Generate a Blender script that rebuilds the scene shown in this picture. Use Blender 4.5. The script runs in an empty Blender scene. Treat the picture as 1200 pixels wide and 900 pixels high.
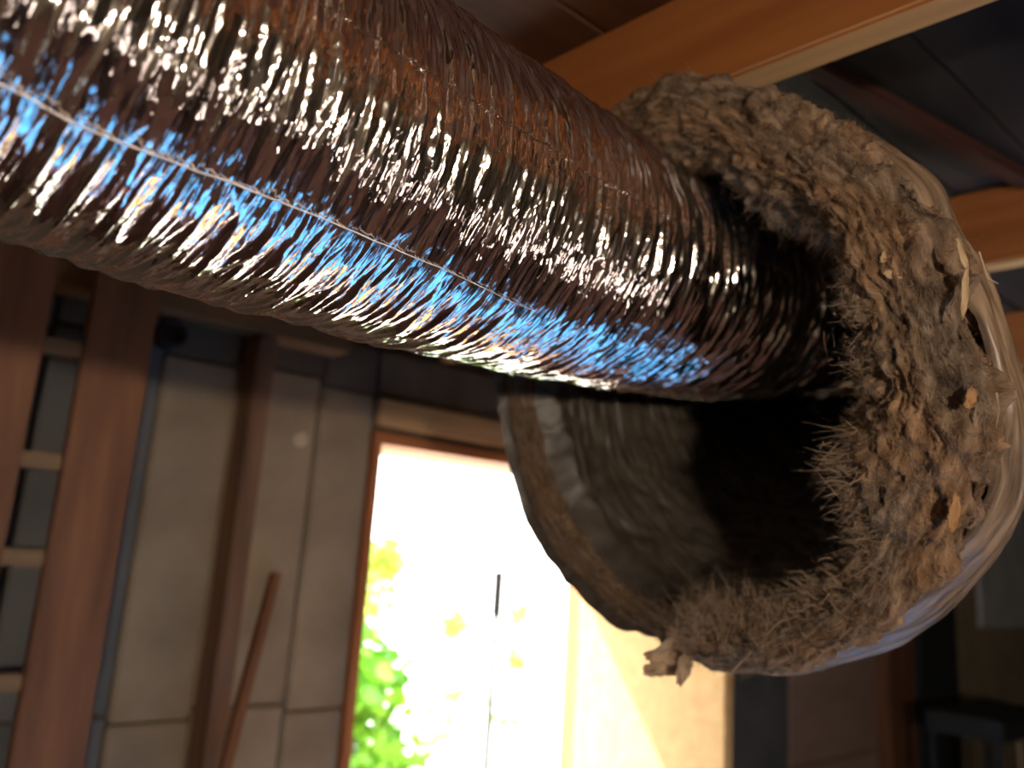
import bpy, bmesh, math, random
import numpy as np
from mathutils import Vector, Matrix

random.seed(7)
rng = np.random.default_rng(11)
sc = bpy.context.scene
col = sc.collection

# ------------------------------------------------------------------ camera
F = 950.0                                   # focal length in pixels of a 1200 px wide frame
CAM = np.array([0.0, 0.0, 1.70])
RGT = np.array([0.99772, -0.01403, 0.06599])
UPV = np.array([-0.06747, -0.20751, 0.97590])
FWD = np.array([0.0, 0.97813, 0.20798])
cam_d = bpy.data.cameras.new('camera')
cam_o = bpy.data.objects.new('camera', cam_d)
col.objects.link(cam_o)
cam_d.sensor_width = 36.0
cam_d.lens = F / 1200 * 36
cam_d.clip_start = 0.02
cam_d.dof.use_dof = True
cam_d.dof.focus_distance = 0.60
cam_d.dof.aperture_fstop = 3.7
M = Matrix.Identity(4)
for i in range(3):
    M[i][0] = RGT[i]; M[i][1] = UPV[i]; M[i][2] = -FWD[i]; M[i][3] = CAM[i]
cam_o.matrix_world = M
sc.camera = cam_o

# ------------------------------------------------------------------ frame of the building
YAW = math.radians(40)
PX = np.array([math.cos(YAW), math.sin(YAW), 0])      # along the door wall, to the right
QX = np.array([-math.sin(YAW), math.cos(YAW), 0])     # out through the door wall
ZX = np.array([0, 0, 1.0])

# ------------------------------------------------------------------ world, sun, exposure
w = bpy.data.worlds.new('world'); sc.world = w; w.use_nodes = True
nt = w.node_tree
bg = nt.nodes['Background']
tc = nt.nodes.new('ShaderNodeTexCoord')
sep = nt.nodes.new('ShaderNodeSeparateXYZ')
rmp = nt.nodes.new('ShaderNodeValToRGB')
nt.links.new(tc.outputs['Generated'], sep.inputs[0])
nt.links.new(sep.outputs['Z'], rmp.inputs[0])
nt.links.new(rmp.outputs[0], bg.inputs[0])
rmp.color_ramp.elements[0].position = 0.0
rmp.color_ramp.elements[0].color = (1.0, 0.97, 0.9, 1)
rmp.color_ramp.elements[1].position = 0.6
rmp.color_ramp.elements[1].color = (0.55, 0.75, 1.0, 1)
bg.inputs[1].default_value = 7.0

sun_dir = PX * 0.45 - QX * 1.0 - ZX * 1.33             # travel direction of the sunlight
sd = bpy.data.lights.new('sun', 'SUN'); so = bpy.data.objects.new('sun', sd); col.objects.link(so)
sd.energy = 30.0; sd.angle = math.radians(0.6); sd.color = (1.0, 0.93, 0.8)
so.rotation_euler = Vector(sun_dir).to_track_quat('-Z', 'Y').to_euler()
so.location = (-3, 8, 9)

sc.view_settings.view_transform = 'Standard'
sc.view_settings.look = 'None'
sc.view_settings.exposure = 0.0
sc.view_settings.gamma = 1.0
sc.view_settings.use_curve_mapping = False

# ------------------------------------------------------------------ helpers
def c2w(v):
    v = np.asarray(v, float)
    return CAM + v[..., 0:1] * RGT + v[..., 1:2] * UPV + v[..., 2:3] * FWD
def ray(px, py):
    return (px - 600) / F * RGT + (450 - py) / F * UPV + FWD
W0 = CAM + ray(530, 530) * 2.48                        # a point of the door wall
def on_wall(px, py, d=0.0):
    """the point of the plane d in front of the door wall, in wall coordinates (s, z)"""
    r = ray(px, py)
    t = ((W0 - QX * d - CAM) @ QX) / (r @ QX)
    p = CAM + r * t
    return (p - W0) @ PX, p[2]
def W(s, d, z):
    return np.array([W0[0], W0[1], 0]) + PX * s - QX * d + ZX * z
def at_height(px, py, z):
    r = ray(px, py)
    return CAM + r * ((z - CAM[2]) / r[2])

def new_mat(name):
    m = bpy.data.materials.new(name); m.use_nodes = True
    return m, m.node_tree, m.node_tree.nodes['Principled BSDF']
def mat(name, c1, c2=None, rough=0.7, scale=(8, 8, 8), detail=6, bump=0.2, bscale=None, metallic=0.0, dist=0.01, coord='Object', pos=(0.3, 0.7), spec=0.4):
    m, nt, b = new_mat(name)
    b.inputs['Roughness'].default_value = rough
    b.inputs['Metallic'].default_value = metallic
    b.inputs['Specular IOR Level'].default_value = spec
    tc = nt.nodes.new('ShaderNodeTexCoord'); mp = nt.nodes.new('ShaderNodeMapping')
    mp.inputs['Scale'].default_value = scale
    nt.links.new(tc.outputs[coord], mp.inputs[0])
    n = nt.nodes.new('ShaderNodeTexNoise'); n.inputs['Scale'].default_value = 1; n.inputs['Detail'].default_value = detail
    nt.links.new(mp.outputs[0], n.inputs['Vector'])
    r = nt.nodes.new('ShaderNodeValToRGB')
    r.color_ramp.elements[0].position = pos[0]; r.color_ramp.elements[1].position = pos[1]
    c2 = c2 or c1
    r.color_ramp.elements[0].color = (*c1, 1); r.color_ramp.elements[1].color = (*c2, 1)
    nt.links.new(n.outputs['Fac'], r.inputs[0]); nt.links.new(r.outputs[0], b.inputs['Base Color'])
    if bump:
        mp2 = nt.nodes.new('ShaderNodeMapping'); mp2.inputs['Scale'].default_value = bscale or tuple(3 * k for k in scale)
        nt.links.new(tc.outputs[coord], mp2.inputs[0])
        n2 = nt.nodes.new('ShaderNodeTexNoise'); n2.inputs['Scale'].default_value = 1; n2.inputs['Detail'].default_value = 8
        nt.links.new(mp2.outputs[0], n2.inputs['Vector'])
        bp = nt.nodes.new('ShaderNodeBump'); bp.inputs['Strength'].default_value = bump; bp.inputs['Distance'].default_value = dist
        nt.links.new(n2.outputs['Fac'], bp.inputs['Height']); nt.links.new(bp.outputs[0], b.inputs['Normal'])
    return m
def wood(name, c1, c2, rough=0.6):
    return mat(name, c1, c2, rough, (2.2, 22, 22), 7, 0.25, (3, 70, 70), dist=0.004, pos=(0.32, 0.68))

def prop(o, label=None, cat=None, group=None, kind=None):
    if label: o['label'] = label
    if cat: o['category'] = cat
    if group: o['group'] = group
    if kind: o['kind'] = kind
    return o
def par(o, p):
    if p is not None:
        o.parent = p
        o.matrix_parent_inverse = p.matrix_basis.inverted()
    return o
def empty(name, loc):
    o = bpy.data.objects.new(name, None); col.objects.link(o)
    o.empty_display_size = 0.05
    o.matrix_basis = Matrix.Translation(Vector(loc))
    return o
def link(name, me, m, parent=None, smooth=False):
    o = bpy.data.objects.new(name, me); col.objects.link(o)
    if m: me.materials.append(m)
    if smooth:
        me.polygons.foreach_set('use_smooth', [True] * len(me.polygons))
    return par(o, parent)
def raw_mesh(name, V, Fq, uv=None):
    V = np.ascontiguousarray(V, dtype=np.float32).reshape(-1, 3); Fq = np.ascontiguousarray(Fq, dtype=np.int32)
    k = Fq.shape[1]
    me = bpy.data.meshes.new(name)
    me.vertices.add(len(V)); me.vertices.foreach_set('co', V.ravel())
    me.loops.add(Fq.size); me.loops.foreach_set('vertex_index', Fq.ravel())
    me.polygons.add(len(Fq)); me.polygons.foreach_set('loop_start', np.arange(0, Fq.size, k, dtype=np.int32))
    me.update(calc_edges=True)
    if uv is not None:
        l = me.uv_layers.new(name='UVMap')
        l.data.foreach_set('uv', np.ascontiguousarray(uv, dtype=np.float32).reshape(-1, 2)[Fq.ravel()].ravel())
    me.validate()
    return me
def grid_faces(nu, nv, closed=False):
    i = np.arange(nu - 1)[:, None]; j = np.arange(nv if closed else nv - 1)[None]
    j2 = (j + 1) % nv
    return np.stack([i * nv + j, (i + 1) * nv + j, (i + 1) * nv + j2, i * nv + j2], -1).reshape(-1, 4)
def box_bm(lx, ly, lz, bev=0.0, seg=2):
    bm = bmesh.new(); bmesh.ops.create_cube(bm, size=1)
    bmesh.ops.scale(bm, vec=(lx, ly, lz), verts=bm.verts)
    if bev: bmesh.ops.bevel(bm, geom=bm.edges[:], offset=bev, segments=seg, affect='EDGES')
    return bm
def bm_obj(name, bm, m, parent=None, matrix=None, smooth=False):
    me = bpy.data.meshes.new(name); bm.to_mesh(me); bm.free()
    o = bpy.data.objects.new(name, me); col.objects.link(o); me.materials.append(m)
    if smooth: me.polygons.foreach_set('use_smooth', [True] * len(me.polygons))
    if matrix is not None: o.matrix_basis = matrix
    if parent is not None:
        o.parent = parent; o.matrix_parent_inverse = parent.matrix_basis.inverted()
    return o
def frame_mat(loc, x, y, z):
    m = Matrix.Identity(4)
    for i in range(3):
        m[i][0] = x[i]; m[i][1] = y[i]; m[i][2] = z[i]; m[i][3] = loc[i]
    return m
def unit(v):
    v = np.asarray(v, float); return v / np.linalg.norm(v)
def beam(name, a, b, width, height, m, parent=None, up=(0, 0, 1), bev=0.003):
    """a board from a to b (centre line), long side along local X"""
    a = np.asarray(a, float); b = np.asarray(b, float)
    x = unit(b - a); y = unit(np.cross(up, x)); z = np.cross(x, y)
    return bm_obj(name, box_bm(np.linalg.norm(b - a), width, height, bev), m, parent, frame_mat((a + b) / 2, x, y, z))
def wbox(name, s0, s1, d0, d1, z0, z1, m, parent=None, bev=0.003, grain='s'):
    c = W((s0 + s1) / 2, (d0 + d1) / 2, (z0 + z1) / 2)
    ls, ld, lz = s1 - s0, d1 - d0, z1 - z0
    if grain == 's': return bm_obj(name, box_bm(ls, ld, lz, bev), m, parent, frame_mat(c, PX, QX, ZX))
    return bm_obj(name, box_bm(lz, ls, ld, bev), m, parent, frame_mat(c, ZX, PX, QX))

def _h(ix, iy, seed):
    n = (ix.astype(np.int64) * 374761393 + iy.astype(np.int64) * 668265263 + seed * 974711) & 0xFFFFFFFF
    n = ((n ^ (n >> 13)) * 1274126177) & 0xFFFFFFFF
    n = ((n ^ (n >> 16)) * 2246822519) & 0xFFFFFFFF
    return ((n ^ (n >> 15)) & 0xFFFFFF) / float(0xFFFFFF)
def vnoise(x, y, seed=0, pery=None):
    ix = np.floor(x); iy = np.floor(y); fx = x - ix; fy = y - iy
    fx = fx * fx * fx * (fx * (fx * 6 - 15) + 10); fy = fy * fy * fy * (fy * (fy * 6 - 15) + 10)
    ix = ix.astype(np.int64); iy = iy.astype(np.int64); iy1 = iy + 1
    if pery: iy = iy % pery; iy1 = iy1 % pery
    a = _h(ix, iy, seed); b = _h(ix + 1, iy, seed); c = _h(ix, iy1, seed); d = _h(ix + 1, iy1, seed)
    return (a * (1 - fx) + b * fx) * (1 - fy) + (c * (1 - fx) + d * fx) * fy      # 0..1
def fbm(x, y, seed=0, oct=4, pery=None):
    s = 0; a = 0.5; t = 0
    for k in range(oct):
        s = s + a * (vnoise(x, y, seed + k, pery) - 0.5); t += a; a *= 0.5; x = x * 2; y = y * 2
        if pery: pery *= 2
    return s / t * 2                                   # about -1..1
def grid_normals(V, closed=True):
    du = np.gradient(V, axis=0)
    dv = (np.roll(V, -1, 1) - np.roll(V, 1, 1)) if closed else np.gradient(V, axis=1)
    n = np.cross(du, dv); return n / (np.linalg.norm(n, axis=2, keepdims=True) + 1e-12)

# ------------------------------------------------------------------ materials
joist_wood = wood('warm_joist_wood', (0.185, 0.055, 0.012), (0.29, 0.105, 0.027))
red_wood = wood('reddish_board_wood', (0.14, 0.058, 0.027), (0.27, 0.12, 0.058))
brown_wood = wood('brown_post_wood', (0.12, 0.062, 0.036), (0.22, 0.12, 0.07))
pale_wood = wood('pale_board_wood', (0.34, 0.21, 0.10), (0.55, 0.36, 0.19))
block_wood = wood('tan_block_wood', (0.15, 0.09, 0.045), (0.24, 0.15, 0.08))
frame_wood = wood('orange_frame_wood', (0.30, 0.10, 0.035), (0.46, 0.18, 0.07))
leaf_ply = wood('tan_door_ply', (0.66, 0.38, 0.14), (0.78, 0.48, 0.20))
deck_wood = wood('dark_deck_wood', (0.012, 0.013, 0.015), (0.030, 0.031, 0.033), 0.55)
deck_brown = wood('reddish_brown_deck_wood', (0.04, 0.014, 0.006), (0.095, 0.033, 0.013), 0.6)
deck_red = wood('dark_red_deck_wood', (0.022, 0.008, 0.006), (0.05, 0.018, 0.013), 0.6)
concrete = mat('grey_concrete', (0.22, 0.17, 0.115), (0.36, 0.285, 0.20), 0.9, (5, 5, 5), 8, 0.35, (60, 60, 60), dist=0.004)
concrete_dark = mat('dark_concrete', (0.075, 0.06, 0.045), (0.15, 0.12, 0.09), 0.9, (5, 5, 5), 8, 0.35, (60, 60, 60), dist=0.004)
slate = mat('slate_wall', (0.085, 0.09, 0.09), (0.15, 0.15, 0.147), 0.85, (4, 4, 4), 6, 0.2)
mortar = mat('mortar', (0.08, 0.065, 0.05), (0.13, 0.11, 0.085), 0.95, (20, 20, 20))
floor_m = mat('dull_floor', (0.05, 0.022, 0.02), (0.10, 0.048, 0.042), 0.8, (3, 3, 3), 8, 0.15)
brown_panel = mat('brown_panel', (0.30, 0.20, 0.145), (0.40, 0.28, 0.21), 0.8, (2, 2, 6), 5, 0.1)
black_post = mat('bluish_black_paint', (0.016, 0.02, 0.024), (0.03, 0.034, 0.038), 0.6, (6, 6, 6))
olive = mat('olive_plaster', (0.30, 0.24, 0.155), (0.42, 0.34, 0.23), 0.9, (4, 4, 4))
pale_sheet = mat('pale_bluish_sheet', (0.55, 0.62, 0.70), (0.75, 0.80, 0.85), 0.5, (5, 5, 5))
black_iron = mat('black_iron', (0.02, 0.02, 0.02), (0.04, 0.038, 0.035), 0.5, (20, 20, 20), metallic=0.3)
plaster_pale = mat('pale_plaster_patch', (0.45, 0.37, 0.28), (0.55, 0.46, 0.36), 0.9, (20, 20, 20))

# ================================================================== the setting
JZ = 1.70 + 0.565                # underside of the joists
DECK = JZ + 0.150                # underside of the boards above
S_L, S_R, D_R = -3.4, 5.0, 5.2

sl, z_open = on_wall(446, 521)                          # left upper corner of the door opening
sr, _ = on_wall(692, 552)
z_open = float(z_open); z_head = float(on_wall(442, 467)[1])

def merged_boxes(name, boxes, m):
    bm = bmesh.new()
    for (s0, s1, d0, d1, z0, z1) in boxes:
        r = bmesh.ops.create_cube(bm, size=1)
        bmesh.ops.scale(bm, vec=(s1 - s0, d1 - d0, z1 - z0), verts=r['verts'])
        bmesh.ops.translate(bm, vec=((s0 + s1) / 2, -(d0 + d1) / 2, (z0 + z1) / 2), verts=r['verts'])
    return bm_obj(name, bm, m, None, frame_mat(W(0, 0, 0), PX, QX, ZX))
wall_front = merged_boxes('wall_front', [
    (S_L - .2, sl - .03, -0.10, -0.02, 0, DECK), (sr + .03, S_R + .2, -0.10, -0.02, 0, DECK), (sl - .03, sr + .03, -0.10, -0.02, z_open + .03, DECK)], mortar)
prop(wall_front, 'mortar-grey concrete wall with the doorway', kind='structure')
floor = merged_boxes('floor', [(S_L - .2, S_R + .2, -0.18, D_R + .2, -0.1, 0)], floor_m)
prop(floor, 'dull reddish brown concrete floor', kind='structure')
wall_left = merged_boxes('wall_left', [(S_L - .2, S_L, -0.02, D_R + .2, 0, DECK)], concrete_dark)
prop(wall_left, 'dark concrete side wall on the left', kind='structure')
wall_right = merged_boxes('wall_right', [(S_R, S_R + .2, -0.02, D_R + .2, 0, DECK)], concrete_dark)
prop(wall_right, 'dark concrete side wall on the right', kind='structure')
wall_rear = merged_boxes('wall_rear', [(S_L - .2, S_R + .2, D_R, D_R + .2, 0, DECK)], concrete_dark)
prop(wall_rear, 'dark concrete rear wall behind the camera', kind='structure')
ceiling = merged_boxes('ceiling', [(S_L - .2, S_R + .2, -0.2, D_R + .2, DECK + .03, DECK + .12)], deck_wood)
prop(ceiling, 'dark boarded ceiling above the joists', kind='structure')
yard = bm_obj('ground', box_bm(60, 60, 0.1), mat('pale_yard', (0.62, 0.58, 0.50), (0.75, 0.72, 0.64), 0.9, (2, 2, 2)), None, Matrix.Translation((0, 0, -0.16)))
prop(yard, 'pale sunlit ground outside the doorway', kind='structure')

# boards of the ceiling, running along the duct
pw = 0.145
s_split = float((at_height(850, 90, DECK) - W0) @ PX)         # the boards butt over the orange joist
nd = int((D_R + .1) / pw)
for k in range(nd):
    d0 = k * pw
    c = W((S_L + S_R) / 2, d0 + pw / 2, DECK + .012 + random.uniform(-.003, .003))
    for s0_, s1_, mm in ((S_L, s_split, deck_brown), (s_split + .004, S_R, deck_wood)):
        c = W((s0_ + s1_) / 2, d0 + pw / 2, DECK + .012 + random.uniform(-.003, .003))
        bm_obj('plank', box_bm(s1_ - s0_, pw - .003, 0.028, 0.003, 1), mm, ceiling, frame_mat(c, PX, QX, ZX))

# joists
A = at_height(862, 88, JZ); B = at_height(1087, 0, JZ)
jd = unit((B - A) * (1, 1, 0)); jn = np.array([-jd[1], jd[0], 0])
if jn @ PX < 0: jn = -jn
JT = 0.045
labels = {0: 'warm orange wooden ceiling joist resting just above the torn insulation', 1: 'brown wooden ceiling joist end showing behind the right of the insulation sleeve',
          -1: 'shadowed wooden ceiling joist above the upper left of the foil duct', 2: 'dim ceiling joist furthest to the right beyond the sleeve'}
J2 = float((at_height(1165, 222, DECK) - A) @ jn) - JT / 2
for k in (-1, 0, 1, 2):
    base = A + jn * (JT / 2 + k * J2)
    # ends: on the door wall and well behind the camera
    t0 = ((W(0, 0.02, 0) - base) @ QX) / (jd @ QX)
    a = base + jd * t0; b = base + jd * (t0 + 4.9)
    a[2] = b[2] = JZ + 0.0725
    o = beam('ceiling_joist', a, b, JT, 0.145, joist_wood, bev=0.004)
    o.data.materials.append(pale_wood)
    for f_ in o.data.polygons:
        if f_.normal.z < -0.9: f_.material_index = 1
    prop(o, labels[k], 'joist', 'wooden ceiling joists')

beam('batten', at_height(880, 38, DECK - .012), at_height(1240, 232, DECK - .012), 0.034, 0.02, deck_red, ceiling)
# concrete pieces of the door wall

zt = JZ
s = lambda px, py=500, d=0: float(on_wall(px, py, d)[0])
z = lambda px, py, d=0: float(on_wall(px, py, d)[1])
zj1 = z(372, 450); zj2 = z(330, 835); g = 0.003
s_post0, s_post1 = s(296, 450, 0.09), s(318, 450, 0.09)
cols_ = [(s(-200), s(40), slate), (s(40), s(180), slate), (s(180), s_post1 - .05, concrete), (s_post1 - .05, s(372), concrete), (s(372), sl - .03, concrete)]
rows_ = [(0, 0.55), (0.55, zj2), (zj2, zj1), (zj1, zt)]
for ci, (a, b, m) in enumerate(cols_):
    for ri, (r0, r1) in enumerate(rows_):
        off = 0.02 if ci % 2 else 0.0
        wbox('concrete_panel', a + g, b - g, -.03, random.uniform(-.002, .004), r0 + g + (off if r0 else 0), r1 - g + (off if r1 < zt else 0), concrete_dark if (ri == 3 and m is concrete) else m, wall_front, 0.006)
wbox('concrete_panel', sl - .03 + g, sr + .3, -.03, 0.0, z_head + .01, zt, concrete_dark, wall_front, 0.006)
for (a, b, m) in [(sr + .06, s(925, 800), slate), (s(925, 800), s(1045, 800), brown_panel), (s(1045, 800), s(1125, 800), slate), (s(1125, 800), s(1330, 800), olive), (s(1330, 800), S_R, olive)]:
    for r0, r1 in ((0, 0.9), (0.9, zt)):
        wbox('wall_panel', a + g, b - g, -.03, 0.0, r0 + g, r1 - g, m, wall_front, 0.006)
# small marks on the wall
bm = bmesh.new(); bmesh.ops.create_cone(bm, cap_ends=True, segments=20, radius1=0.021, radius2=0.019, depth=0.008)
ss, zz = on_wall(352, 515)
bm_obj('plaster_patch', bm, plaster_pale, wall_front, frame_mat(W(ss, 0.004, zz), PX, ZX, -QX))
# plate on top of the wall, under the joists
zp0 = z(150, 352, 0.10)
plate = wbox('top_plate', S_L, sl - .18, 0.0, 0.10, JZ - 0.06, JZ - 0.002, block_wood, wall_front, 0.004)
plate['label'] = 'tan wooden plate along the top of the wall'

# round pipe stub in the wall
ss, zz = on_wall(200, 392, 0.03)
pipe = empty('pipe_stub', W(ss, 0, zz))
bm = bmesh.new()
R0, R1 = 0.034, 0.026
ring = []
for r, dz in ((R1, -.01), (R1, .05), (R0, .05), (R0, 0.0)):
    ring.append([bm.verts.new((r * math.cos(2 * math.pi * i / 28), r * math.sin(2 * math.pi * i / 28), dz)) for i in range(28)])
for a, b in zip(ring[:-1], ring[1:]):
    for i in range(28): bm.faces.new((a[i], a[(i + 1) % 28], b[(i + 1) % 28], b[i]))
bm_obj('pipe_wall', bm, black_iron, pipe, frame_mat(W(ss, 0, zz), PX, ZX, -QX), True)
bm = bmesh.new(); bmesh.ops.create_circle(bm, cap_ends=True, segments=28, radius=R1)
bm_obj('pipe_plug', bm, black_iron, pipe, frame_mat(W(ss, 0.025, zz), PX, ZX, -QX))
prop(pipe, 'dark round pipe stub in the concrete wall below the foil duct', 'pipe')

# timber post against the wall
post = empty('timber_post', W((s_post0 + s_post1) / 2, 0.05, 0))
wbox('post_board', s_post0, s_post1, 0.005, 0.10, 0.0, JZ - .065, brown_wood, post, 0.004, 'z')
prop(post, 'narrow dark brown timber post on the wall left of the doorway', 'post')

# leaning stick
p0 = W(s(325, 672, 0.05), 0.04, z(325, 672, 0.05)); p1 = W(s(262, 905, 0.16), 0.16, z(262, 905, 0.16))
p1 = p0 + (p1 - p0) * (p0[2] - 0.012) / (p0[2] - p1[2])
o = beam('leaning_stick', p0, p1, 0.022, 0.03, red_wood, up=QX)
prop(o, 'thin wooden stick leaning on the concrete wall beside the doorway', 'stick')

# frame of two wide boards with short blocks between
DB = 0.22
fr = empty('board_frame', W(s(60, 600, DB), DB, 0))
def vboard(name, xl, xr, py, m):
    a, b = s(xl, py, DB), s(xr, py, DB)
    return wbox(name, a, b, DB - .038, DB, 0, JZ - .005, m, fr, 0.004, 'z'), a, b
_, a0, a1 = vboard('board', -60, 42, 450, red_wood)
_, b0, b1 = vboard('board', 92, 172, 450, red_wood)
for py in (402, 540, 655, 800):
    zz = z(60, py, DB)
    wbox('cross_block', a1 + .001, b0 - .001, DB - .06, DB - .012, zz - .016, zz + .016, block_wood, fr, 0.003)
# nail knots on the wide board
prop(fr, 'two wide reddish boards joined by short tan blocks, left of the pipe stub', 'board frame')

# ------------------------------------------------------------------ doorway and door
door = empty('door_1', W((sl + sr) / 2, 0, 0))
prop(door, 'doorway with orange wooden frame and open tan door leaf', kind='structure')
wbox('jamb', sl - .03, sl, -.09, 0.012, 0, z_open, frame_wood, door, 0.003, 'z')
wbox('jamb', sr, sr + .03, -.09, 0.012, 0, z_open, frame_wood, door, 0.003, 'z')
wbox('head_jamb', sl - .03, sr + .03, -.09, 0.014, z_open, z_open + .035, frame_wood, door, 0.003)
wbox('header_board', sl - .03, sr + .10, 0.0, 0.028, z_open + .052, z_head, pale_wood, door, 0.004)
wbox('threshold', sl, sr, -.09, 0.0, 0.001, 0.03, brown_wood, door, 0.003)
# leaf, hinged on the right and open into the room
LW = sr - sl - .02
wl_ = None
for ww in np.arange(0.3, 1.2, 0.005):
    p = W(sr - .02, ww, 1.2) - CAM
    if 600 + F * (p @ RGT) / (p @ FWD) > 855: wl_ = ww; break
LW = wl_ or LW
leaf = wbox('door_leaf', sr - .045, sr - .005, 0.02, LW, 0.012, z_open - .01, leaf_ply, door, 0.003)
bm = box_bm(0.035, 0.02, 0.09, 0.004)
for zz in (0.3, 1.0, 1.75):
    wbox('hinge', sr - .006, sr + .012, 0.014, 0.030, zz, zz + .09, black_iron, leaf, 0.002)

# eave outside, shades the upper part of the doorway
eave = wbox('eave', sl - 1.2, sr + 1.2, -0.26, -0.105, z_open + .0, z_open + .05, pale_wood, None, 0.004)
prop(eave, 'shallow wooden eave above the outside of the doorway', 'eave')

# ------------------------------------------------------------------ right part of the wall
def vpost(name, xl, xr, m, label, d=0.07, cat='post'):
    e = wbox(name, s(xl, 800, d), s(xr, 800, d), 0.006, d, 0, JZ - .005, m, None, 0.004, 'z')
    prop(e, label, cat); return e
vpost('timber_post', 1042, 1073, red_wood, 'reddish brown timber post below the sleeve, beside the black post')
vpost('painted_post', 1080, 1124, black_post, 'bluish black post on the far wall at the lower right', 0.09)
sa, sb = s(1145, 650, .02), s(1330, 650, .02)
o = wbox('foam_sheet', sa, sb, 0.004, 0.03, z(1180, 735, .02), z(1180, 560, .02), pale_sheet, None, 0.004)
prop(o, 'pale bluish foam sheet on the olive wall at the right edge', 'sheet')

# stool with dark top
ds = 0.55
sa, sb = s(1128, 850, ds), s(1196, 850, ds); zt_ = z(1160, 832, ds); zb_ = z(1160, 857, ds)
stool = empty('slatted_stool', W((sa + sb) / 2, ds, 0))
wbox('seat_top', sa, sb, ds - .15, ds + .15, zb_, zt_, black_post, stool, 0.006)
ls = 0.025
for aa in (sa + .01, sb - .01 - ls):
    for dd in (ds - .14, ds + .14 - ls):
        wbox('leg', aa, aa + ls, dd, dd + ls, 0, zb_, black_post, stool, 0.003, 'z')
n = 3
for i in range(n):
    x0 = sa + .05 + i * (sb - sa - .08) / n
    wbox('slat', x0, x0 + .028, ds + .118, ds + .13, 0.12, zb_, olive, stool, 0.003, 'z')
wbox('stretcher', sa + .02, sb - .02, ds + .1, ds + .118, 0.12, 0.16, black_post, stool, 0.003)
prop(stool, 'small dark-topped stool with pale slats at the lower right corner', 'stool')

# ================================================================== outdoors
leaf_m = mat('bright_green_leaf', (0.16, 0.42, 0.02), (0.36, 0.62, 0.05), 0.5, (3, 3, 3), bump=0)
leaf_y = mat('yellow_green_leaf', (0.40, 0.50, 0.04), (0.60, 0.66, 0.10), 0.5, (3, 3, 3), bump=0)
for mm in (leaf_m, leaf_y):
    b = mm.node_tree.nodes['Principled BSDF']
    b.inputs['Transmission Weight'].default_value = 0.0
    b.inputs['Subsurface Weight'].default_value = 0.0
bark = mat('grey_bark', (0.16, 0.13, 0.10), (0.26, 0.22, 0.17), 0.9, (20, 20, 20))
def shrub(name, loc, blobs, n, size, lm, label):
    root = empty(name, loc)
    V = []; Fc = []
    loc = np.asarray(loc)
    for k in range(n):
        c, r = blobs[k % len(blobs)]
        d_ = rng.normal(size=3); d_ /= np.linalg.norm(d_)
        p = loc + np.asarray(c) + d_ * r * rng.random() ** 0.4
        x = unit(rng.normal(size=3) + (0, 0, -.3)); y = unit(np.cross(x, rng.normal(size=3))); zn = np.cross(x, y)
        L = size * rng.uniform(.6, 1.2); wd = L * .32
        i = len(V)
        V += [p, p + x * L * .35 + y * wd + zn * .1 * L, p + x * L * .75 + y * wd * .7, p + x * L - zn * .1 * L, p + x * L * .75 - y * wd * .7, p + x * L * .35 - y * wd + zn * .1 * L]
        Fc += [(i, i + 1, i + 2), (i, i + 2, i + 3), (i, i + 3, i + 4), (i, i + 4, i + 5)]
    o = link('foliage', raw_mesh('foliage', np.array(V), np.array(Fc)), lm, root); o['kind'] = 'stuff'
    for (c, r) in blobs:
        a = loc + (0, 0, 0); b = loc + np.asarray(c)
        beam('stem', a + np.array([c[0] * .1, c[1] * .1, 0]), b, 0.02, 0.02, bark, root, up=(0.3, 1, 0.1))
    prop(root, label, 'shrub'); return root
def out_pt(px, dist):
    r = ray(px, 700); r = r * (1, 1, 0); r = r / r[1]
    p = r * dist; return np.array([p[0], p[1], -0.11])
shrub('garden_shrub', out_pt(440, 4.3), [((0, 0, .75), .33), ((.18, .1, .45), .3), ((-.2, .1, .5), .35), ((-.05, 0, 1.15), .26), ((.3, .2, .35), .22)], 1500, .12, leaf_m, 'bright green leafy shrub outside by the left door jamb')
shrub('garden_sapling', out_pt(432, 6.2), [((0, 0, 1.5), .22), ((.1, 0, 1.75), .16)], 500, .08, leaf_y, 'yellow-green sapling above the shrub at the left of the doorway')
shrub('garden_sapling', out_pt(535, 6.8), [((0, 0, 1.25), .16), ((.05, 0, .75), .28), ((-.1, 0, .45), .3)], 500, .07, leaf_y, 'thin pale green sapling in the middle of the bright doorway')
shrub('garden_sapling', out_pt(610, 7.2), [((0, 0, 1.35), .10), ((.0, 0, .95), .11), ((-.05, 0, .5), .2)], 330, .07, leaf_y, 'slender pale green sapling to the right of the thin grey pole')
# thin pole outside
pp = out_pt(583, 3.4)
pole = empty('garden_pole', pp)
zlist = np.array([0, 2.0])
pm = mat('pale_grey_metal', (0.028, 0.03, 0.028), (0.04, 0.042, 0.04), 0.5, (10, 10, 10))
bm = bmesh.new(); bmesh.ops.create_cone(bm, cap_ends=True, segments=14, radius1=0.016, radius2=0.014, depth=1.72)
bm_obj('shaft', bm, pm, pole, Matrix.Translation(Vector(pp + (0, 0, .86))))
bm_obj('bracket', box_bm(0.04, 0.04, 0.18, 0.005), pm, pole, Matrix.Translation(Vector(pp + (0, 0, 1.66))))
prop(pole, 'thin grey pole standing outside in the bright doorway', 'pole')

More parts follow.
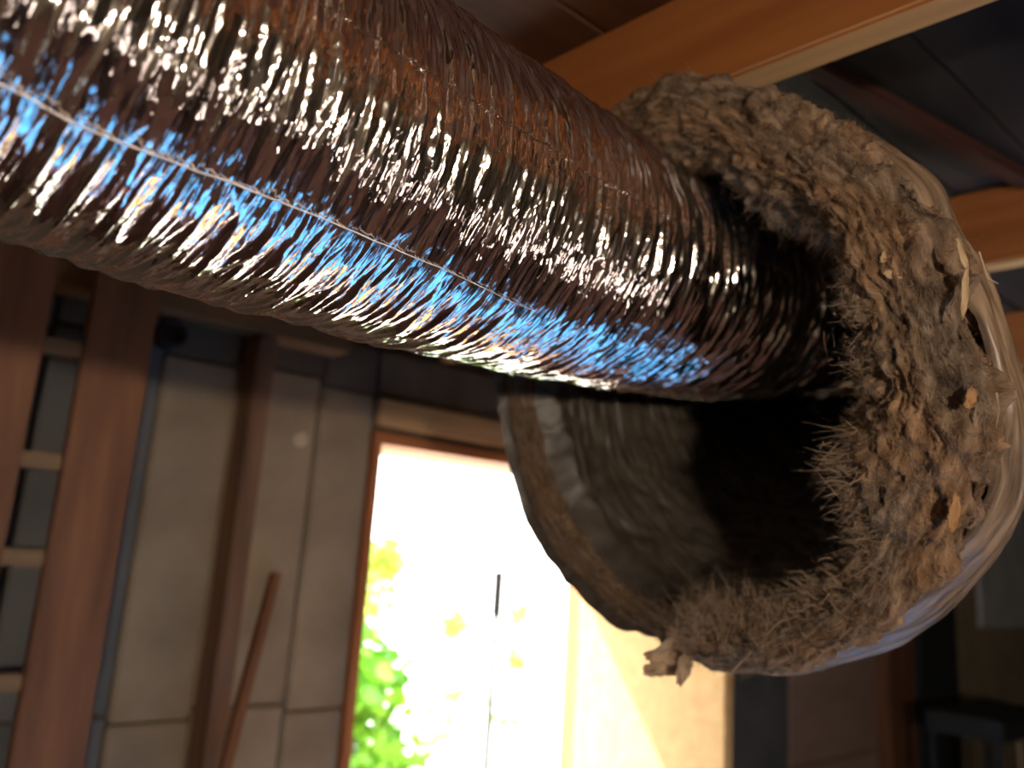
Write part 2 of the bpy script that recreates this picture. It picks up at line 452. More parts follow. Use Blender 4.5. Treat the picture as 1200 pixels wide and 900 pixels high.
# ================================================================== foil duct
K = 1.45
BZ = np.array([[-0.2247, 0.1679, 0.3039], [-0.0926, 0.1245, 0.4688], [0.0458, 0.0978, 0.6318], [0.1901, 0.0848, 0.7933]]) * K
RC = 0.1 * K
ring_c = np.array([0.136, 0.001, 0.652]) * K
ring_n = unit([0.793, 0.115, 0.598])
RR = 0.23 * K
def bez(t):
    t = np.asarray(t)[:, None]
    return (1 - t) ** 3 * BZ[0] + 3 * (1 - t) ** 2 * t * BZ[1] + 3 * (1 - t) * t * t * BZ[2] + t ** 3 * BZ[3]
tt = np.linspace(-0.28, 1.0, 400)
cl = bez(tt)
# beyond the fitted part the duct bends along the axis of the sleeve
d0 = unit(cl[-1] - cl[-2]); q = cl[-1].copy(); ext = []
for i in range(120):
    kk = min(1, i / 40)
    q = q + unit(d0 * (1 - kk) + ring_n * kk) * 0.004
    ext.append(q.copy())
cl = c2w(np.vstack([cl, ext]))
seg = np.r_[0, np.cumsum(np.linalg.norm(np.diff(cl, axis=0), axis=1))]
LT = seg[-1]
NU, NV = 1500, 400
u = np.linspace(0, LT, NU)
CL = np.stack([np.interp(u, seg, cl[:, k]) for k in range(3)], 1)
T = np.gradient(CL, axis=0); T /= np.linalg.norm(T, axis=1)[:, None]
E1 = np.cross(T, ZX); E1 /= np.linalg.norm(E1, axis=1)[:, None]       # towards the camera side
E2 = np.cross(E1, T)                                                     # upwards
v = np.linspace(0, 2 * np.pi, NV, endpoint=False)
U, Vv = np.meshgrid(u, v, indexing='ij')
PITCH = 0.0215
hel = U / PITCH + Vv / (2 * np.pi) + 0.35 * fbm(U * 22, Vv / (2 * np.pi) * 7, 14, 3, 7)
fr_ = hel - np.floor(hel)
# tightly gathered towards the sleeve
gath = np.clip((U / LT - 0.42) / 0.25, 0, 1)
wob = fbm(U * 14, Vv / (2 * np.pi) * 6, 3, 3, 6)
cell = np.floor(hel)
ampc = 0.6 + 0.8 * vnoise(cell * 3.7, Vv / (2 * np.pi) * 5 + 0 * cell, 21, 5)
sag = -(0.0020 + 0.0032 * gath) * ampc * np.sin(np.pi * fr_) ** 0.8
vn = Vv / (2 * np.pi)
warp = fbm(U * 60, vn * 18, 8, 3, 18)
pl1 = np.abs(fbm((U + warp * 0.005) * 110, vn * 11, 31, 3, 11))          # pleats running round the duct
pl2 = np.abs(fbm((U + warp * 0.004) * 330, vn * 16, 47, 2, 16))
cr = np.abs(fbm(U * 120 + warp, vn * 90, 61, 3, 90))                     # crumpling
disp = sag + 0.0040 * wob + (0.0058 + 0.003 * gath) * (0.35 - pl1) + 0.0020 * (0.3 - pl2) + 0.0007 * (0.3 - cr)
# wire stands out as a fine line
disp += 0.0012 * np.exp(-(np.minimum(fr_, 1 - fr_) / 0.06) ** 2)
r = RC + disp
DUCT = CL[:, None, :] + r[..., None] * (np.cos(Vv)[..., None] * E1[:, None, :] + np.sin(Vv)[..., None] * E2[:, None, :])

foil, nt, b = new_mat('crinkled_foil')
b.inputs['Metallic'].default_value = 1.0
b.inputs['Base Color'].default_value = (0.86, 0.82, 0.78, 1)
b.inputs['Roughness'].default_value = 0.10
uvn = nt.nodes.new('ShaderNodeUVMap')
mp = nt.nodes.new('ShaderNodeMapping'); mp.inputs['Scale'].default_value = (250, 60, 1)
nt.links.new(uvn.outputs[0], mp.inputs[0])
vo = nt.nodes.new('ShaderNodeTexVoronoi'); vo.feature = 'F1'; vo.inputs['Scale'].default_value = 1
nz = nt.nodes.new('ShaderNodeTexNoise'); nz.inputs['Scale'].default_value = 0.8; nz.inputs['Detail'].default_value = 4
nt.links.new(mp.outputs[0], nz.inputs['Vector'])
mx = nt.nodes.new('ShaderNodeMixRGB'); mx.blend_type = 'LINEAR_LIGHT'; mx.inputs[0].default_value = 0.8
nt.links.new(mp.outputs[0], mx.inputs[1]); nt.links.new(nz.outputs['Color'], mx.inputs[2])
nt.links.new(mx.outputs[0], vo.inputs['Vector'])
bp = nt.nodes.new('ShaderNodeBump'); bp.inputs['Strength'].default_value = 0.42; bp.inputs['Distance'].default_value = 0.0014
nt.links.new(vo.outputs['Distance'], bp.inputs['Height']); nt.links.new(bp.outputs[0], b.inputs['Normal'])

duct = empty('foil_duct', CL[NU // 3] - np.array([0, 0, RC]))
prop(duct, 'crinkled silver foil flexible duct running into the torn insulation sleeve', 'duct')
uvs = np.stack([U, vn * 2 * np.pi * RC], -1)
link('foil_skin', raw_mesh('foil_skin', DUCT, grid_faces(NU, NV, True), uvs), foil, duct, True)
# seam thread along the duct
def duct_point(px, py):
    rr = ray(px, py); rr = rr / np.linalg.norm(rr)
    best = None
    for sdist in np.arange(0.25, 1.6, 0.001):
        p = CAM + rr * sdist
        dd = np.linalg.norm(CL[::10] - p, axis=1); i = dd.argmin() * 10
        if dd.min() < RC:
            n_ = p - CL[i]
            return u[i], math.atan2(n_ @ E2[i], n_ @ E1[i])
    return None
sp_ = [duct_point(*p) for p in ((5, 98), (100, 145), (250, 205), (400, 262), (540, 322), (625, 362))]
su = np.array([q[0] for q in sp_]); sv = np.array([q[1] for q in sp_])
suu = np.linspace(0.0, su[-1], 280); cf = np.polyfit(su, sv, 2); svv = np.interp(suu, su, sv)
path = []
for a_, b_ in zip(suu, svv):
    i = int(np.clip(round(a_ / LT * (NU - 1)), 0, NU - 1)); j = int(round((b_ % (2 * np.pi)) / (2 * np.pi) * NV)) % NV
    rr = np.linalg.norm(DUCT[max(0, i - 8):i + 9, j] - CL[max(0, i - 8):i + 9], axis=1).max() + 0.0004
    path.append(CL[i] + rr * (math.cos(b_) * E1[i] + math.sin(b_) * E2[i]))
path = np.array(path)
kern = np.ones(7) / 7
for k in range(3): path[3:-3, k] = np.convolve(path[:, k], kern, 'valid')
def tube_mesh(name, path, r, sides=6):
    path = np.asarray(path); Tt = np.gradient(path, axis=0); Tt /= np.linalg.norm(Tt, axis=1)[:, None] + 1e-12
    ref = np.array([0.13, 0.31, 0.94]); a = np.cross(Tt, ref); a /= np.linalg.norm(a, axis=1)[:, None] + 1e-12; b = np.cross(Tt, a)
    r = np.broadcast_to(np.asarray(r, float), (len(path),))
    ang = np.linspace(0, 2 * np.pi, sides, endpoint=False)
    V = path[:, None] + r[:, None, None] * (np.cos(ang)[None, :, None] * a[:, None] + np.sin(ang)[None, :, None] * b[:, None])
    return raw_mesh(name, V, grid_faces(len(path), sides, True))
o = link('seam_thread', tube_mesh('seam_thread', path, np.interp(np.arange(len(path)) / len(path), [0, .6, 1], [0.0007, 0.0006, 0.0002])), mat('seam_white', (0.75, 0.68, 0.66), (0.85, 0.8, 0.78), 0.3, (90, 90, 90), bump=0), duct, True)
o['label'] = 'thin pale seam line along the foil'

# ================================================================== insulation sleeve
rcw = c2w(ring_c); nw = RGT * ring_n[0] + UPV * ring_n[1] + FWD * ring_n[2]
e1 = unit(np.cross(nw, ZX)); e2 = np.cross(e1, nw)
if e2[2] < 0: e2 = -e2
def ring_polar(pts):
    out = []
    for px, py in pts:
        rr = ray(px, py); t_ = ((rcw - CAM) @ nw) / (rr @ nw); p = CAM + rr * t_ - rcw
        out.append((math.atan2(p @ e2, p @ e1), math.hypot(p @ e2, p @ e1)))
    out.sort(); a = np.array(out)
    return a
def per_interp(th, a):
    x = np.r_[a[:, 0] - 2 * np.pi, a[:, 0], a[:, 0] + 2 * np.pi]; y = np.r_[a[:, 1]] .repeat(1)
    y = np.r_[y, y, y]
    return np.interp(th, x, y)
outer = ring_polar([(600, 445), (607, 500), (622, 560), (640, 615), (668, 655), (700, 688), (740, 722), (780, 748), (830, 782), (880, 793), (960, 772), (1040, 730), (1110, 668), (1160, 590), (1172, 500), (1158, 420), (1132, 340), (1100, 270), (1075, 212), (1030, 175), (950, 128), (880, 96), (800, 93), (755, 108)])
inner = ring_polar([(618, 452), (627, 507), (645, 563), (672, 618), (704, 664), (745, 702), (815, 705), (860, 700), (905, 708), (960, 690), (1005, 650), (1012, 600), (1000, 545), (1012, 470), (1012, 400), (1000, 340), (975, 290), (935, 265), (890, 245), (850, 205), (800, 195)])
NT, NP = 1400, 200
th = np.linspace(-np.pi, np.pi, NT, endpoint=False)
ro = per_interp(th, outer); ri = per_interp(th, inner)
k5 = np.ones(25) / 25
def smooth_p(y): return np.convolve(np.r_[y[-12:], y, y[:12]], k5, 'valid')
ro = smooth_p(ro); ri = smooth_p(ri)
# keep the wool off the duct where the duct passes
ang_d = np.zeros(NT)
ipl = np.abs((CL - rcw) @ nw).argmin(); dc = CL[ipl] - rcw; dx, dy = dc @ e1, dc @ e2
phi = np.linspace(0, 1, NP)
TH, PH = np.meshgrid(th, phi, indexing='ij')
RO = ro[:, None]; RI = ri[:, None]
k1 = np.clip(PH / 0.22, 0, 1); k2 = np.clip((PH - 0.22) / 0.56, 0, 1); k3 = np.clip((PH - 0.78) / 0.22, 0, 1)
thick = (RO - RI)
rad = RI + 0.012 * (1 - k1) + thick * (k2 - 0.06 * np.sin(np.pi * k2)) - 0.018 * k3
nearf = np.clip(np.cos(TH) * 1.3 + 0.1, 0, 1)
axl = (0.02 + 0.12 * nearf) * (1 - k1) ** 1.2 - 0.040 * np.clip(thick / 0.07, 0.1, 1) * np.sin(np.pi * np.clip(k2, 0, 1)) ** 0.7 * (k2 < 1) + 0.035 * k3
BAT = rcw + rad[..., None] * (np.cos(TH)[..., None] * e1 + np.sin(TH)[..., None] * e2) + axl[..., None] * nw
BAT = BAT.reshape(NT, NP, 3)
def grid_normals_t(V):
    du = np.roll(V, -1, 0) - np.roll(V, 1, 0); dv = np.gradient(V, axis=1)
    n_ = np.cross(du, dv); return n_ / (np.linalg.norm(n_, axis=2, keepdims=True) + 1e-12)
NB = grid_normals_t(BAT)
mid = BAT[:, NP // 2]; 
if ((NB[:, NP // 2] @ nw) > 0).mean() > .5: NB = -NB          # face towards the viewer side
tn = (TH + np.pi) / (2 * np.pi)
wv = fbm(PH * 5, tn * 40, 5, 3, 40)
lump = fbm(PH * 5 + .4 * wv, tn * 46, 71, 3, 46)
lay = np.abs(fbm(PH * 15 + 1.2 * wv, tn * 26, 83, 3, 26))
fine = fbm(PH * 60, tn * 260, 91, 3, 260)
medg = fbm(PH * 26 + 2 * wv, tn * 120, 97, 3, 120)
tuft = np.clip(fbm(PH * 12 + wv, tn * 70, 101, 2, 70), 0, 1)
edge = np.exp(-((PH - 0.24) / 0.06) ** 2)
rag = fbm(PH * 2, tn * 150, 113, 3, 150)
nearw = np.clip(0.55 + 0.6 * np.cos(TH - 0.1), 0.25, 1)
D_ = nearw * (0.018 * lump + 0.013 * (0.25 - lay) + 0.0060 * medg + 0.0034 * fine + 0.007 * tuft)
BAT = BAT + NB * D_[..., None]
rdir = np.cos(TH)[..., None] * e1 + np.sin(TH)[..., None] * e2
BAT = BAT - rdir * (edge * (0.012 * rag + 0.004 * fbm(PH * 3, tn * 600, 131, 2, 600)))[..., None]

m, nt, b = new_mat('dirty_glass_wool'); wool = m
b.inputs['Roughness'].default_value = 0.95; b.inputs['Specular IOR Level'].default_value = 0.15
uvn = nt.nodes.new('ShaderNodeUVMap')
def noise_node(sx, sy, det=6):
    mp = nt.nodes.new('ShaderNodeMapping'); mp.inputs['Scale'].default_value = (sx, sy, 1)
    nt.links.new(uvn.outputs[0], mp.inputs[0])
    n_ = nt.nodes.new('ShaderNodeTexNoise'); n_.inputs['Scale'].default_value = 1; n_.inputs['Detail'].default_value = det
    nt.links.new(mp.outputs[0], n_.inputs['Vector']); return n_
n1 = noise_node(40, 90, 8); rp = nt.nodes.new('ShaderNodeValToRGB'); nt.links.new(n1.outputs['Fac'], rp.inputs[0])
rp.color_ramp.elements[0].position = 0.30; rp.color_ramp.elements[0].color = (0.085, 0.055, 0.034, 1)
rp.color_ramp.elements[1].position = 0.72; rp.color_ramp.elements[1].color = (0.42, 0.31, 0.22, 1)
e_ = rp.color_ramp.elements.new(0.5); e_.color = (0.21, 0.145, 0.098, 1)
n3 = noise_node(9, 16, 4); rp3 = nt.nodes.new('ShaderNodeValToRGB'); nt.links.new(n3.outputs['Fac'], rp3.inputs[0])
rp3.color_ramp.elements[0].position = 0.38; rp3.color_ramp.elements[0].color = (1.12, 0.98, 0.84, 1)
rp3.color_ramp.elements[1].position = 0.62; rp3.color_ramp.elements[1].color = (0.82, 0.86, 0.92, 1)
mx3 = nt.nodes.new('ShaderNodeMixRGB'); mx3.blend_type = 'MULTIPLY'; mx3.inputs[0].default_value = 1.0
nt.links.new(rp.outputs[0], mx3.inputs[1]); nt.links.new(rp3.outputs[0], mx3.inputs[2])
nt.links.new(mx3.outputs[0], b.inputs['Base Color'])
n2 = noise_node(300, 520, 8); bp = nt.nodes.new('ShaderNodeBump'); bp.inputs['Strength'].default_value = 1.0; bp.inputs['Distance'].default_value = 0.007
nt.links.new(n2.outputs['Fac'], bp.inputs['Height']); nt.links.new(bp.outputs[0], b.inputs['Normal'])

sleeve = empty('insulation_sleeve', rcw - np.array([0, 0, RR]))
prop(sleeve, 'torn brown glass-wool insulation sleeve with grey jacket around the end of the foil duct', 'insulation')
uvb = np.stack([tn * 1.9, PH * 0.3], -1)
def closed_u_faces(nu, nv):
    i = np.arange(nu)[:, None]; j = np.arange(nv - 1)[None]; i2 = (i + 1) % nu
    return np.stack([i * nv + j, i2 * nv + j, i2 * nv + j + 1, i * nv + j + 1], -1).reshape(-1, 4)
o = link('wool_rim', raw_mesh('wool_rim', BAT, closed_u_faces(NT, NP), uvb), wool, sleeve, True)
o['label'] = 'shaggy torn brown insulation rim'

# outer jacket, gathered in fine pleats
NJ, NK = 700, 130
thj = np.linspace(-np.pi, np.pi, NJ, endpoint=False); roj = np.interp(thj, th, ro)
kk = np.linspace(0, 1, NK)
TJ, KJ = np.meshgrid(thj, kk, indexing='ij'); tj = (TJ + np.pi) / (2 * np.pi)
aj = 0.016 + 0.62 * KJ ** 1.5 + 0.012 * fbm(KJ * 2, tj * 14, 201, 3, 14) * (1 - KJ)
rj = (roj[:, None] - 0.012 + 0.028 * np.clip(np.cos(TJ + 0.35), -0.6, 1) * np.sin(np.pi * np.clip(KJ * 3, 0, 1))) * (1 - 0.25 * np.clip((KJ - .45) / .55, 0, 1) ** 2) + 0.002
wj = fbm(KJ * 4, tj * 30, 211, 3, 30)
plj = fbm(aj * 150 + 1.5 * wj, tj * 12, 223, 3, 12)
rj = rj + 0.0045 * plj + 0.006 * fbm(KJ * 5, tj * 22, 231, 2, 22)
nj = unit(RGT * 0.60 - UPV * 0.20 + FWD * 0.77)
bw = np.clip(aj / 0.06, 0, 1)[..., None]
JK = rcw + rj[..., None] * (np.cos(TJ)[..., None] * e1 + np.sin(TJ)[..., None] * e2) + aj[..., None] * (nw * (1 - bw) + nj * bw)
jack, nt, b = new_mat('grey_brown_jacket')
b.inputs['Roughness'].default_value = 0.38; b.inputs['Base Color'].default_value = (0.40, 0.34, 0.28, 1)
uvn = nt.nodes.new('ShaderNodeUVMap')
n1 = noise_node(14, 240, 5); rp = nt.nodes.new('ShaderNodeValToRGB'); nt.links.new(n1.outputs['Fac'], rp.inputs[0])
rp.color_ramp.elements[0].position = 0.35; rp.color_ramp.elements[0].color = (0.07, 0.045, 0.028, 1)
rp.color_ramp.elements[1].position = 0.66; rp.color_ramp.elements[1].color = (0.27, 0.19, 0.125, 1)
nt.links.new(rp.outputs[0], b.inputs['Base Color'])
uvj = np.stack([tj * 2.0, aj], -1)
o = link('outer_jacket', raw_mesh('outer_jacket', JK, closed_u_faces(NJ, NK), uvj), jack, sleeve, True)
o['label'] = 'pleated grey-brown plastic jacket'

# dark liner inside, closing in on the duct
NL, NM = 480, 170
thl = np.linspace(-np.pi, np.pi, NL, endpoint=False); ril = np.interp(thl, th, ri)
km = np.linspace(0, 1, NM)
TL, KL = np.meshgrid(thl, km, indexing='ij'); tl = (TL + np.pi) / (2 * np.pi)
far = np.clip(0.25 - 1.6 * np.cos(TL), 0, 1); shade_lip = far * np.clip(1 - KL / 0.07, 0, 1)  # dark liner edge drawn over the far wool rim to stand for its shade
rol = np.interp(thl, th, ro)
al = 0.012 + 0.50 * KL - 0.040 * shade_lip
# centre and radius move to the duct deeper inside
ends = np.array([CL[np.abs((CL - rcw) @ nw - a_).argmin()] - rcw - nw * ((CL[np.abs((CL - rcw) @ nw - a_).argmin()] - rcw) @ nw) for a_ in (0.012 + 0.50 * km)])
sm = np.clip((KL - 0.1) / 0.9, 0, 1); sm = sm * sm * (3 - 2 * sm)
rl = (ril[:, None] + 0.006 - 0.014 * far * (1 - shade_lip) + (rol - ril)[:, None] * shade_lip) * (1 - sm) + (RC + 0.012) * sm
wl = fbm(KL * 6, tl * 14, 301, 3, 14)
rl = rl - 0.010 * np.abs(fbm(KL * 26 + 9 * tl + wl, tl * 30, 311, 3, 30)) - 0.010 * np.abs(fbm(KL * 5 + wl, tl * 9, 317, 2, 9)) + 0.004
cen = rcw + ends[None] * (sm * 1.0)[..., None] + al[..., None] * nw
LN = cen + rl[..., None] * (np.cos(TL)[..., None] * e1 + np.sin(TL)[..., None] * e2)
liner = mat('black_liner', (0.034, 0.028, 0.021), (0.075, 0.062, 0.048), 0.42, (40, 40, 40), bump=0.3, bscale=(150, 150, 150), dist=0.003)
o = link('inner_liner', raw_mesh('inner_liner', LN, closed_u_faces(NL, NM)), liner, sleeve, True)
o['label'] = 'dark crinkled lining inside the sleeve, drawn over the far rim as shade'

# loose fibres standing off the wool
fib_m = mat('tan_fibre', (0.20, 0.14, 0.09), (0.42, 0.31, 0.21), 0.7, (60, 60, 60), bump=0)
NF = 22000
fi = rng.integers(0, NT, NF); fj = np.clip((rng.beta(1.6, 2.0, NF) * NP * .9 + NP * .08).astype(int), 0, NP - 1)
near_in = rng.random(NF) < 0.16
fj[near_in] = np.clip((NP * (0.24 + rng.normal(size=NF) * .04)).astype(int), 0, NP - 1)[near_in]
P0 = BAT[fi, fj]; N0 = NB[fi, fj]; R0_ = rdir[fi, fj]; T0 = np.cross(nw, R0_)
L_ = rng.gamma(2.0, 0.0024, NF) + 0.003
dirv = N0 * rng.uniform(.1, .7, NF)[:, None] + T0 * rng.normal(size=NF)[:, None] * 0.9 + R0_ * rng.normal(size=NF)[:, None] * .5
dirv[near_in] -= R0_[near_in] * rng.uniform(.4, 1.4, near_in.sum())[:, None]
dirv /= np.linalg.norm(dirv, axis=1)[:, None]
bend = rng.normal(size=(NF, 3)) * 0.5
sg = np.linspace(0, 1, 4)
FP = P0[:, None] + L_[:, None, None] * (dirv[:, None] * sg[None, :, None] + bend[:, None] * (sg ** 2)[None, :, None])
side = np.cross(dirv, rng.normal(size=(NF, 3))); side /= np.linalg.norm(side, axis=1)[:, None]
wd = 0.00012 + 0.00014 * rng.random(NF)
wdt = wd[:, None] * (1 - 0.7 * sg)[None]
VA = FP + side[:, None] * wdt[..., None]; VB = FP - side[:, None] * wdt[..., None]
side2 = np.cross(side, dirv)
VC = FP + side2[:, None] * wdt[..., None]
VF = np.stack([VA, VB, VC], 2)                       # NF,5,3,3
base = (np.arange(NF) * 12)[:, None, None] ; sgi = (np.arange(3) * 3)[None, :, None]; ci = np.arange(3)[None, None]
c2 = (ci + 1) % 3
FF = np.stack([base + sgi + ci, base + sgi + 3 + ci, base + sgi + 3 + c2, base + sgi + c2], -1).reshape(-1, 4)
o = link('loose_fibres', raw_mesh('loose_fibres', VF, FF), fib_m, sleeve, True); o['kind'] = 'stuff'

# torn scraps and flakes caught in the wool
def surf_pt(px, py):
    rr = ray(px, py); t_ = ((rcw - 0.03 * nw - CAM) @ nw) / (rr @ nw); return CAM + rr * t_
def scrap(name, px, py, lx, ly, tilt, m, seed, curl=0.4, lift=0.012, ragged=0.25):
    nu_, nv_ = 22, 14
    a, b_ = np.meshgrid(np.linspace(-.5, .5, nu_), np.linspace(-.5, .5, nv_), indexing='ij')
    edge_ = 1 - ragged * (0.5 + fbm(a * 6 + 3, b_ * 0 + seed, seed, 3)) - 0.5 * (np.abs(a) * 2) ** 2.2
    x = a * lx + 0.12 * lx * fbm(a * 3, b_ * 3, seed + 4, 2); y = b_ * ly * np.clip(edge_, .12, 1)
    zz_ = curl * ly * (b_ ** 2 * 1.6 - .2) + 0.25 * ly * fbm(a * 4 + 9, b_ * 4, seed + 9, 3)
    c_, s_ = math.cos(tilt), math.sin(tilt)
    ax = RGT * c_ + UPV * s_; ay = -RGT * s_ + UPV * c_
    P_ = surf_pt(px, py) - FWD * lift
    top = P_ + x[..., None] * ax + y[..., None] * ay - zz_[..., None] * FWD
    bot = top + FWD * 0.0012
    V = np.concatenate([top.reshape(-1, 3), bot.reshape(-1, 3)])
    f1 = grid_faces(nu_, nv_); n_ = nu_ * nv_
    f2 = f1[:, ::-1] + n_
    bd = [i * nv_ for i in range(nu_)] + [(nu_ - 1) * nv_ + j for j in range(1, nv_)] + [i * nv_ + nv_ - 1 for i in range(nu_ - 2, -1, -1)] + [j for j in range(nv_ - 2, 0, -1)]
    f3 = np.array([(bd[i], bd[(i + 1) % len(bd)], bd[(i + 1) % len(bd)] + n_, bd[i] + n_) for i in range(len(bd))])
    return link(name, raw_mesh(name, V, np.concatenate([f1, f2, f3])), m, sleeve, True)
scrap_m = mat('brown_torn_paper', (0.20, 0.14, 0.09), (0.40, 0.29, 0.19), 0.8, (60, 60, 60), bump=0.4, dist=0.002)
flake_m = mat('pale_flake', (0.32, 0.23, 0.13), (0.46, 0.34, 0.21), 0.7, (60, 60, 60))
orange_flake = mat('orange_flake', (0.26, 0.14, 0.06), (0.36, 0.21, 0.10), 0.7, (60, 60, 60))
for args, lab in [((('torn_scrap'), 790, 756, .075, .036, 0.35, scrap_m, 3), 'torn brown scrap hanging from the lower rim'),
                  (('torn_scrap', 774, 779, .048, .022, 0.1, scrap_m, 14), 'small torn scrap below the rim'),
                  (('torn_scrap', 799, 778, .045, .020, 1.3, scrap_m, 25), 'small torn scrap below the rim'),
                  (('flake', 1121, 345, .040, .007, 1.50, flake_m, 41), 'pale upright splinter in the wool'),
                  (('flake', 1118, 300, .024, .006, 1.9, flake_m, 44), 'pale splinter in the wool'),
                  (('flake', 1040, 324, .016, .008, -.2, flake_m, 47), 'pale flake in the wool'),
                  (('flake', 1030, 302, .014, .008, 1.0, flake_m, 49), 'pale flake in the wool'),
                  (('flake', 1109, 598, .030, .012, 1.4, orange_flake, 52), 'orange-brown flake in the wool'),
                  (('flake', 1128, 466, .018, .010, 1.2, orange_flake, 55), 'orange-brown flake in the wool')]:
    o = scrap(*args); o['label'] = lab
def tuft(px, py, dx, dy, n, ln, spread, seed, toward=0.010, m=None):
    """a clump of fibres whose tip points along the image direction (dx, dy)"""
    rg = np.random.default_rng(seed); n = int(n * 0.45); ln *= 0.85; spread *= 1.7
    P_ = surf_pt(px, py); main = unit(RGT * dx - UPV * dy)
    P0 = P_ + rg.normal(size=(n, 3)) * spread * 0.5 - FWD * toward * rg.random(n)[:, None]
    dr = main + rg.normal(size=(n, 3)) * 0.75; dr /= np.linalg.norm(dr, axis=1)[:, None]
    L_ = ln * rg.uniform(.35, 1.1, n); bd = rg.normal(size=(n, 3)) * .6 + main * .2
    sg_ = np.linspace(0, 1, 4)
    FP = P0[:, None] + L_[:, None, None] * (dr[:, None] * sg_[None, :, None] + bd[:, None] * (sg_ ** 2)[None, :, None])
    # fibres of one clump draw together towards the tip
    tip = P_ + main * ln * 0.9
    FP = FP + ((tip - FP) * (0.35 * sg_ ** 1.5)[None, :, None])
    sd_ = np.cross(dr, rg.normal(size=(n, 3))); sd_ /= np.linalg.norm(sd_, axis=1)[:, None]; s2 = np.cross(sd_, dr)
    wt = (rg.uniform(.00015, .0007, n)[:, None] * (1 - .8 * sg_)[None])[..., None]
    VF = np.stack([FP + sd_[:, None] * wt, FP - sd_[:, None] * wt, FP + s2[:, None] * wt], 2)
    base = (np.arange(n) * 12)[:, None, None]; si = (np.arange(3) * 3)[None, :, None]; ci = np.arange(3)[None, None]; c2 = (ci + 1) % 3
    FF = np.stack([base + si + ci, base + si + 3 + ci, base + si + 3 + c2, base + si + c2], -1).reshape(-1, 4)
    return link('wool_tuft', raw_mesh('wool_tuft', VF, FF), m or fib_m, sleeve, True)
for k, a_ in enumerate([(838, 722, -.5, -.8, 420, .045, .022), (865, 726, .1, -1, 380, .035, .022), (905, 716, -.3, -1, 300, .028, .02), (815, 735, -.8, -.5, 260, .035, .018),
                        (1000, 528, -1, .1, 300, .030, .014), (1005, 555, -1, .15, 300, .032, .014), (1012, 585, -1, .4, 300, .030, .014), (1018, 612, -.9, .5, 260, .026, .014),
                        (1020, 640, -.8, .3, 240, .022, .014), (985, 680, -.7, -.2, 260, .024, .016), (950, 700, -.6, -.3, 260, .024, .016),
                        (1010, 420, -1, .2, 200, .018, .014), (1003, 360, -1, .1, 200, .016, .014)]):
    tuft(*a_, seed=500 + k)
# long single strands
def strand(pts, r, m=fib_m, lift=0.02):
    P_ = np.array([surf_pt(*p) - FWD * lift for p in pts]); t_ = np.linspace(0, 1, len(P_)); tq = np.linspace(0, 1, 40)
    pth = np.stack([np.interp(tq, t_, P_[:, k]) for k in range(3)], 1)
    for k in range(3): pth[3:-3, k] = np.convolve(pth[:, k], kern, 'valid')
    return link('long_strand', tube_mesh('long_strand', pth, np.linspace(r, r * .4, 40), 5), m, sleeve, True)
strand([(1000, 524), (985, 528), (965, 537), (942, 535)], .0011)
strand([(850, 782), (875, 755), (905, 722), (930, 715)], .0013)
strand([(1130, 300), (1140, 330), (1152, 336)], .0012)
strand([(1150, 460), (1153, 480), (1150, 500)], .0012)

# ================================================================== things outside the frame that light or colour the foil
# blue tarpaulin on the floor ahead
tarp_m = mat('blue_tarpaulin', (0.07, 0.38, 0.85), (0.14, 0.50, 0.95), 0.45, (6, 6, 6), bump=0.3, dist=0.01)
nx_, ny_ = 90, 70
ta, tb = np.meshgrid(np.linspace(0, 1, nx_), np.linspace(0, 1, ny_), indexing='ij')
tc0 = np.array([0.15, 0.55]); lx_, ly_ = 1.3, 1.15
X_ = 0.05 + 1.15 * ta + .03 * fbm(tb * 4, ta * 0, 5, 2); Y_ = 0.55 + 1.3 * tb
Z_ = 0.012 + 0.03 * np.abs(fbm(ta * 6, tb * 6, 401, 3))
o = link('tarpaulin', raw_mesh('tarpaulin', np.stack([X_, Y_, Z_], -1), grid_faces(nx_, ny_)), tarp_m, None, True)
prop(o, 'wrinkled blue tarpaulin spread on the floor under the duct', 'tarpaulin')

# flood work light on a stand, right of the camera
def work_light(loc, aim, label, w_, h_, colr, power):
    root = empty('work_light', (loc[0], loc[1], 0))
    x = unit(np.asarray(aim) - np.asarray(loc)); y = unit(np.cross(ZX, x)); zz_ = np.cross(x, y)
    fm = lambda off: frame_mat(np.asarray(loc) + x * off, x, y, zz_)
    bm_obj('housing', box_bm(0.06, w_ + .05, h_ + .05, 0.01), black_iron, root, fm(-0.035))
    em, nt_, b_ = new_mat('lamp_glass'); b_.inputs['Emission Color'].default_value = (*colr, 1); b_.inputs['Emission Strength'].default_value = power
    b_.inputs['Base Color'].default_value = (.8, .8, .8, 1)
    bm_obj('lamp_face', box_bm(0.006, w_, h_, 0.002), em, root, fm(0.0))
    bm = bmesh.new(); bmesh.ops.create_cone(bm, cap_ends=True, segments=12, radius1=0.014, radius2=0.012, depth=loc[2] - h_ / 2 - .02)
    bm_obj('stand_pole', bm, black_iron, root, Matrix.Translation((loc[0] - x[0] * .04, loc[1] - x[1] * .04, (loc[2] - h_ / 2 - .02) / 2)))
    for k in range(3):
        a_ = k * 2.094
        beam('leg', (loc[0] - x[0] * .04, loc[1] - x[1] * .04, .25), (loc[0] - x[0] * .04 + .28 * math.cos(a_), loc[1] - x[1] * .04 + .28 * math.sin(a_), .01), .016, .016, black_iron, root)
    prop(root, label, 'lamp'); return root, x
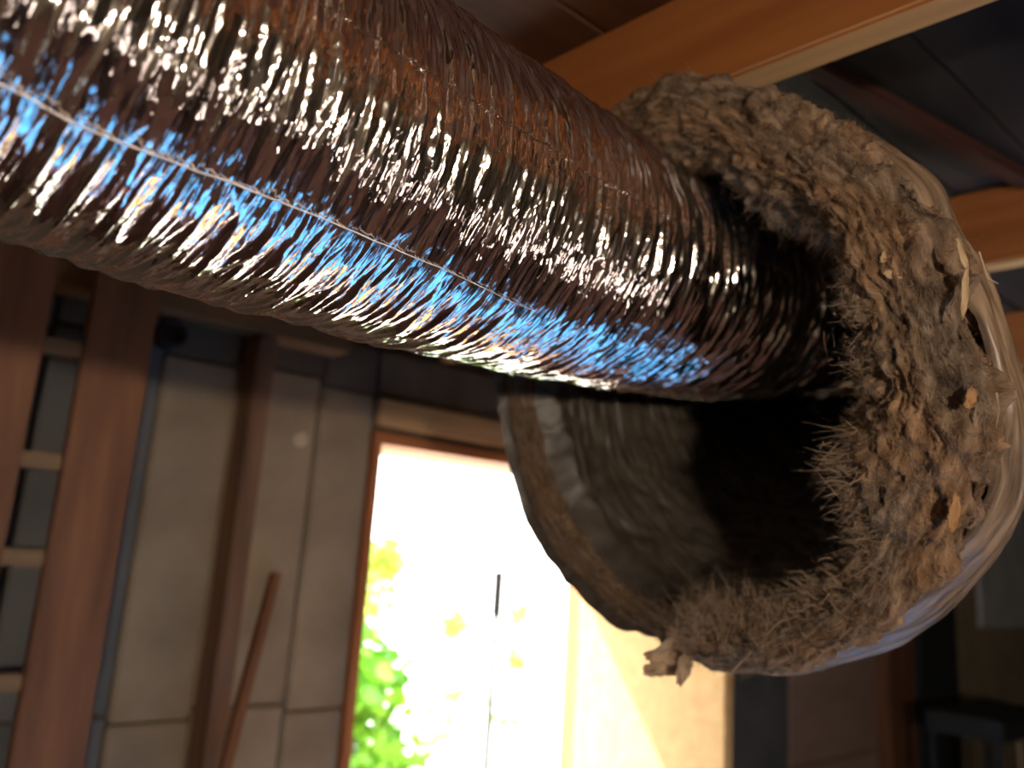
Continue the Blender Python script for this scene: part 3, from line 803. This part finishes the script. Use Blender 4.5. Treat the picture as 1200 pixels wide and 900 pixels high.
work_light((1.68, -0.02, 0.92), (-0.1, 0.60, 1.9), 'flood work light on a tripod right of the duct', 0.17, 0.40, (1.0, 0.80, 0.70), 22.0)
# second lamp, an unseen spot added to brighten the tarpaulin
root, x = work_light((-0.75, -0.55, 1.45), (0.5, 1.1, 0.0), 'small spot lamp on a tripod, added out of view to brighten the tarpaulin', 0.10, 0.10, (0.8, 0.9, 1.0), 2.0)
ld = bpy.data.lights.new('spot', 'SPOT'); ld.energy = 950; ld.color = (0.85, 0.93, 1.0); ld.spot_size = math.radians(40); ld.spot_blend = 0.6; ld.shadow_soft_size = 0.04
lo = bpy.data.objects.new('added_spot', ld); col.objects.link(lo)
p_ = np.array([-0.75, -0.55, 1.45]) + x * .02
lo.matrix_basis = Matrix.Translation(Vector(p_)) @ Vector(x).to_track_quat('-Z', 'Y').to_matrix().to_4x4()
lo.parent = root; lo.matrix_parent_inverse = root.matrix_basis.inverted()

# unseen bare bulb added behind the camera as fill for the room
bl = np.array([0.40, -1.05, 1.66])
bulb = empty('added_bulb', bl - (0, 0, .06))
bm = bmesh.new(); bmesh.ops.create_uvsphere(bm, u_segments=20, v_segments=14, radius=0.036)
em, nt_, b_ = new_mat('bulb_glass'); b_.inputs['Emission Color'].default_value = (1.0, 0.81, 0.61, 1); b_.inputs['Emission Strength'].default_value = 2000
bm_obj('bulb_glass', bm, em, bulb, Matrix.Translation(Vector(bl)), True)
bm = bmesh.new(); bmesh.ops.create_cone(bm, cap_ends=True, segments=16, radius1=0.018, radius2=0.014, depth=0.05)
bm_obj('socket', bm, black_iron, bulb, Matrix.Translation(Vector(bl + (0, 0, .065))))
bm = bmesh.new(); bmesh.ops.create_cone(bm, cap_ends=True, segments=8, radius1=0.003, radius2=0.003, depth=DECK - bl[2] - .075)
bm_obj('cord', bm, black_iron, bulb, Matrix.Translation((bl[0], bl[1], (DECK + bl[2] + .075) / 2)))
prop(bulb, 'bare bulb hung behind the camera, added as unseen fill light for the room', 'bulb')
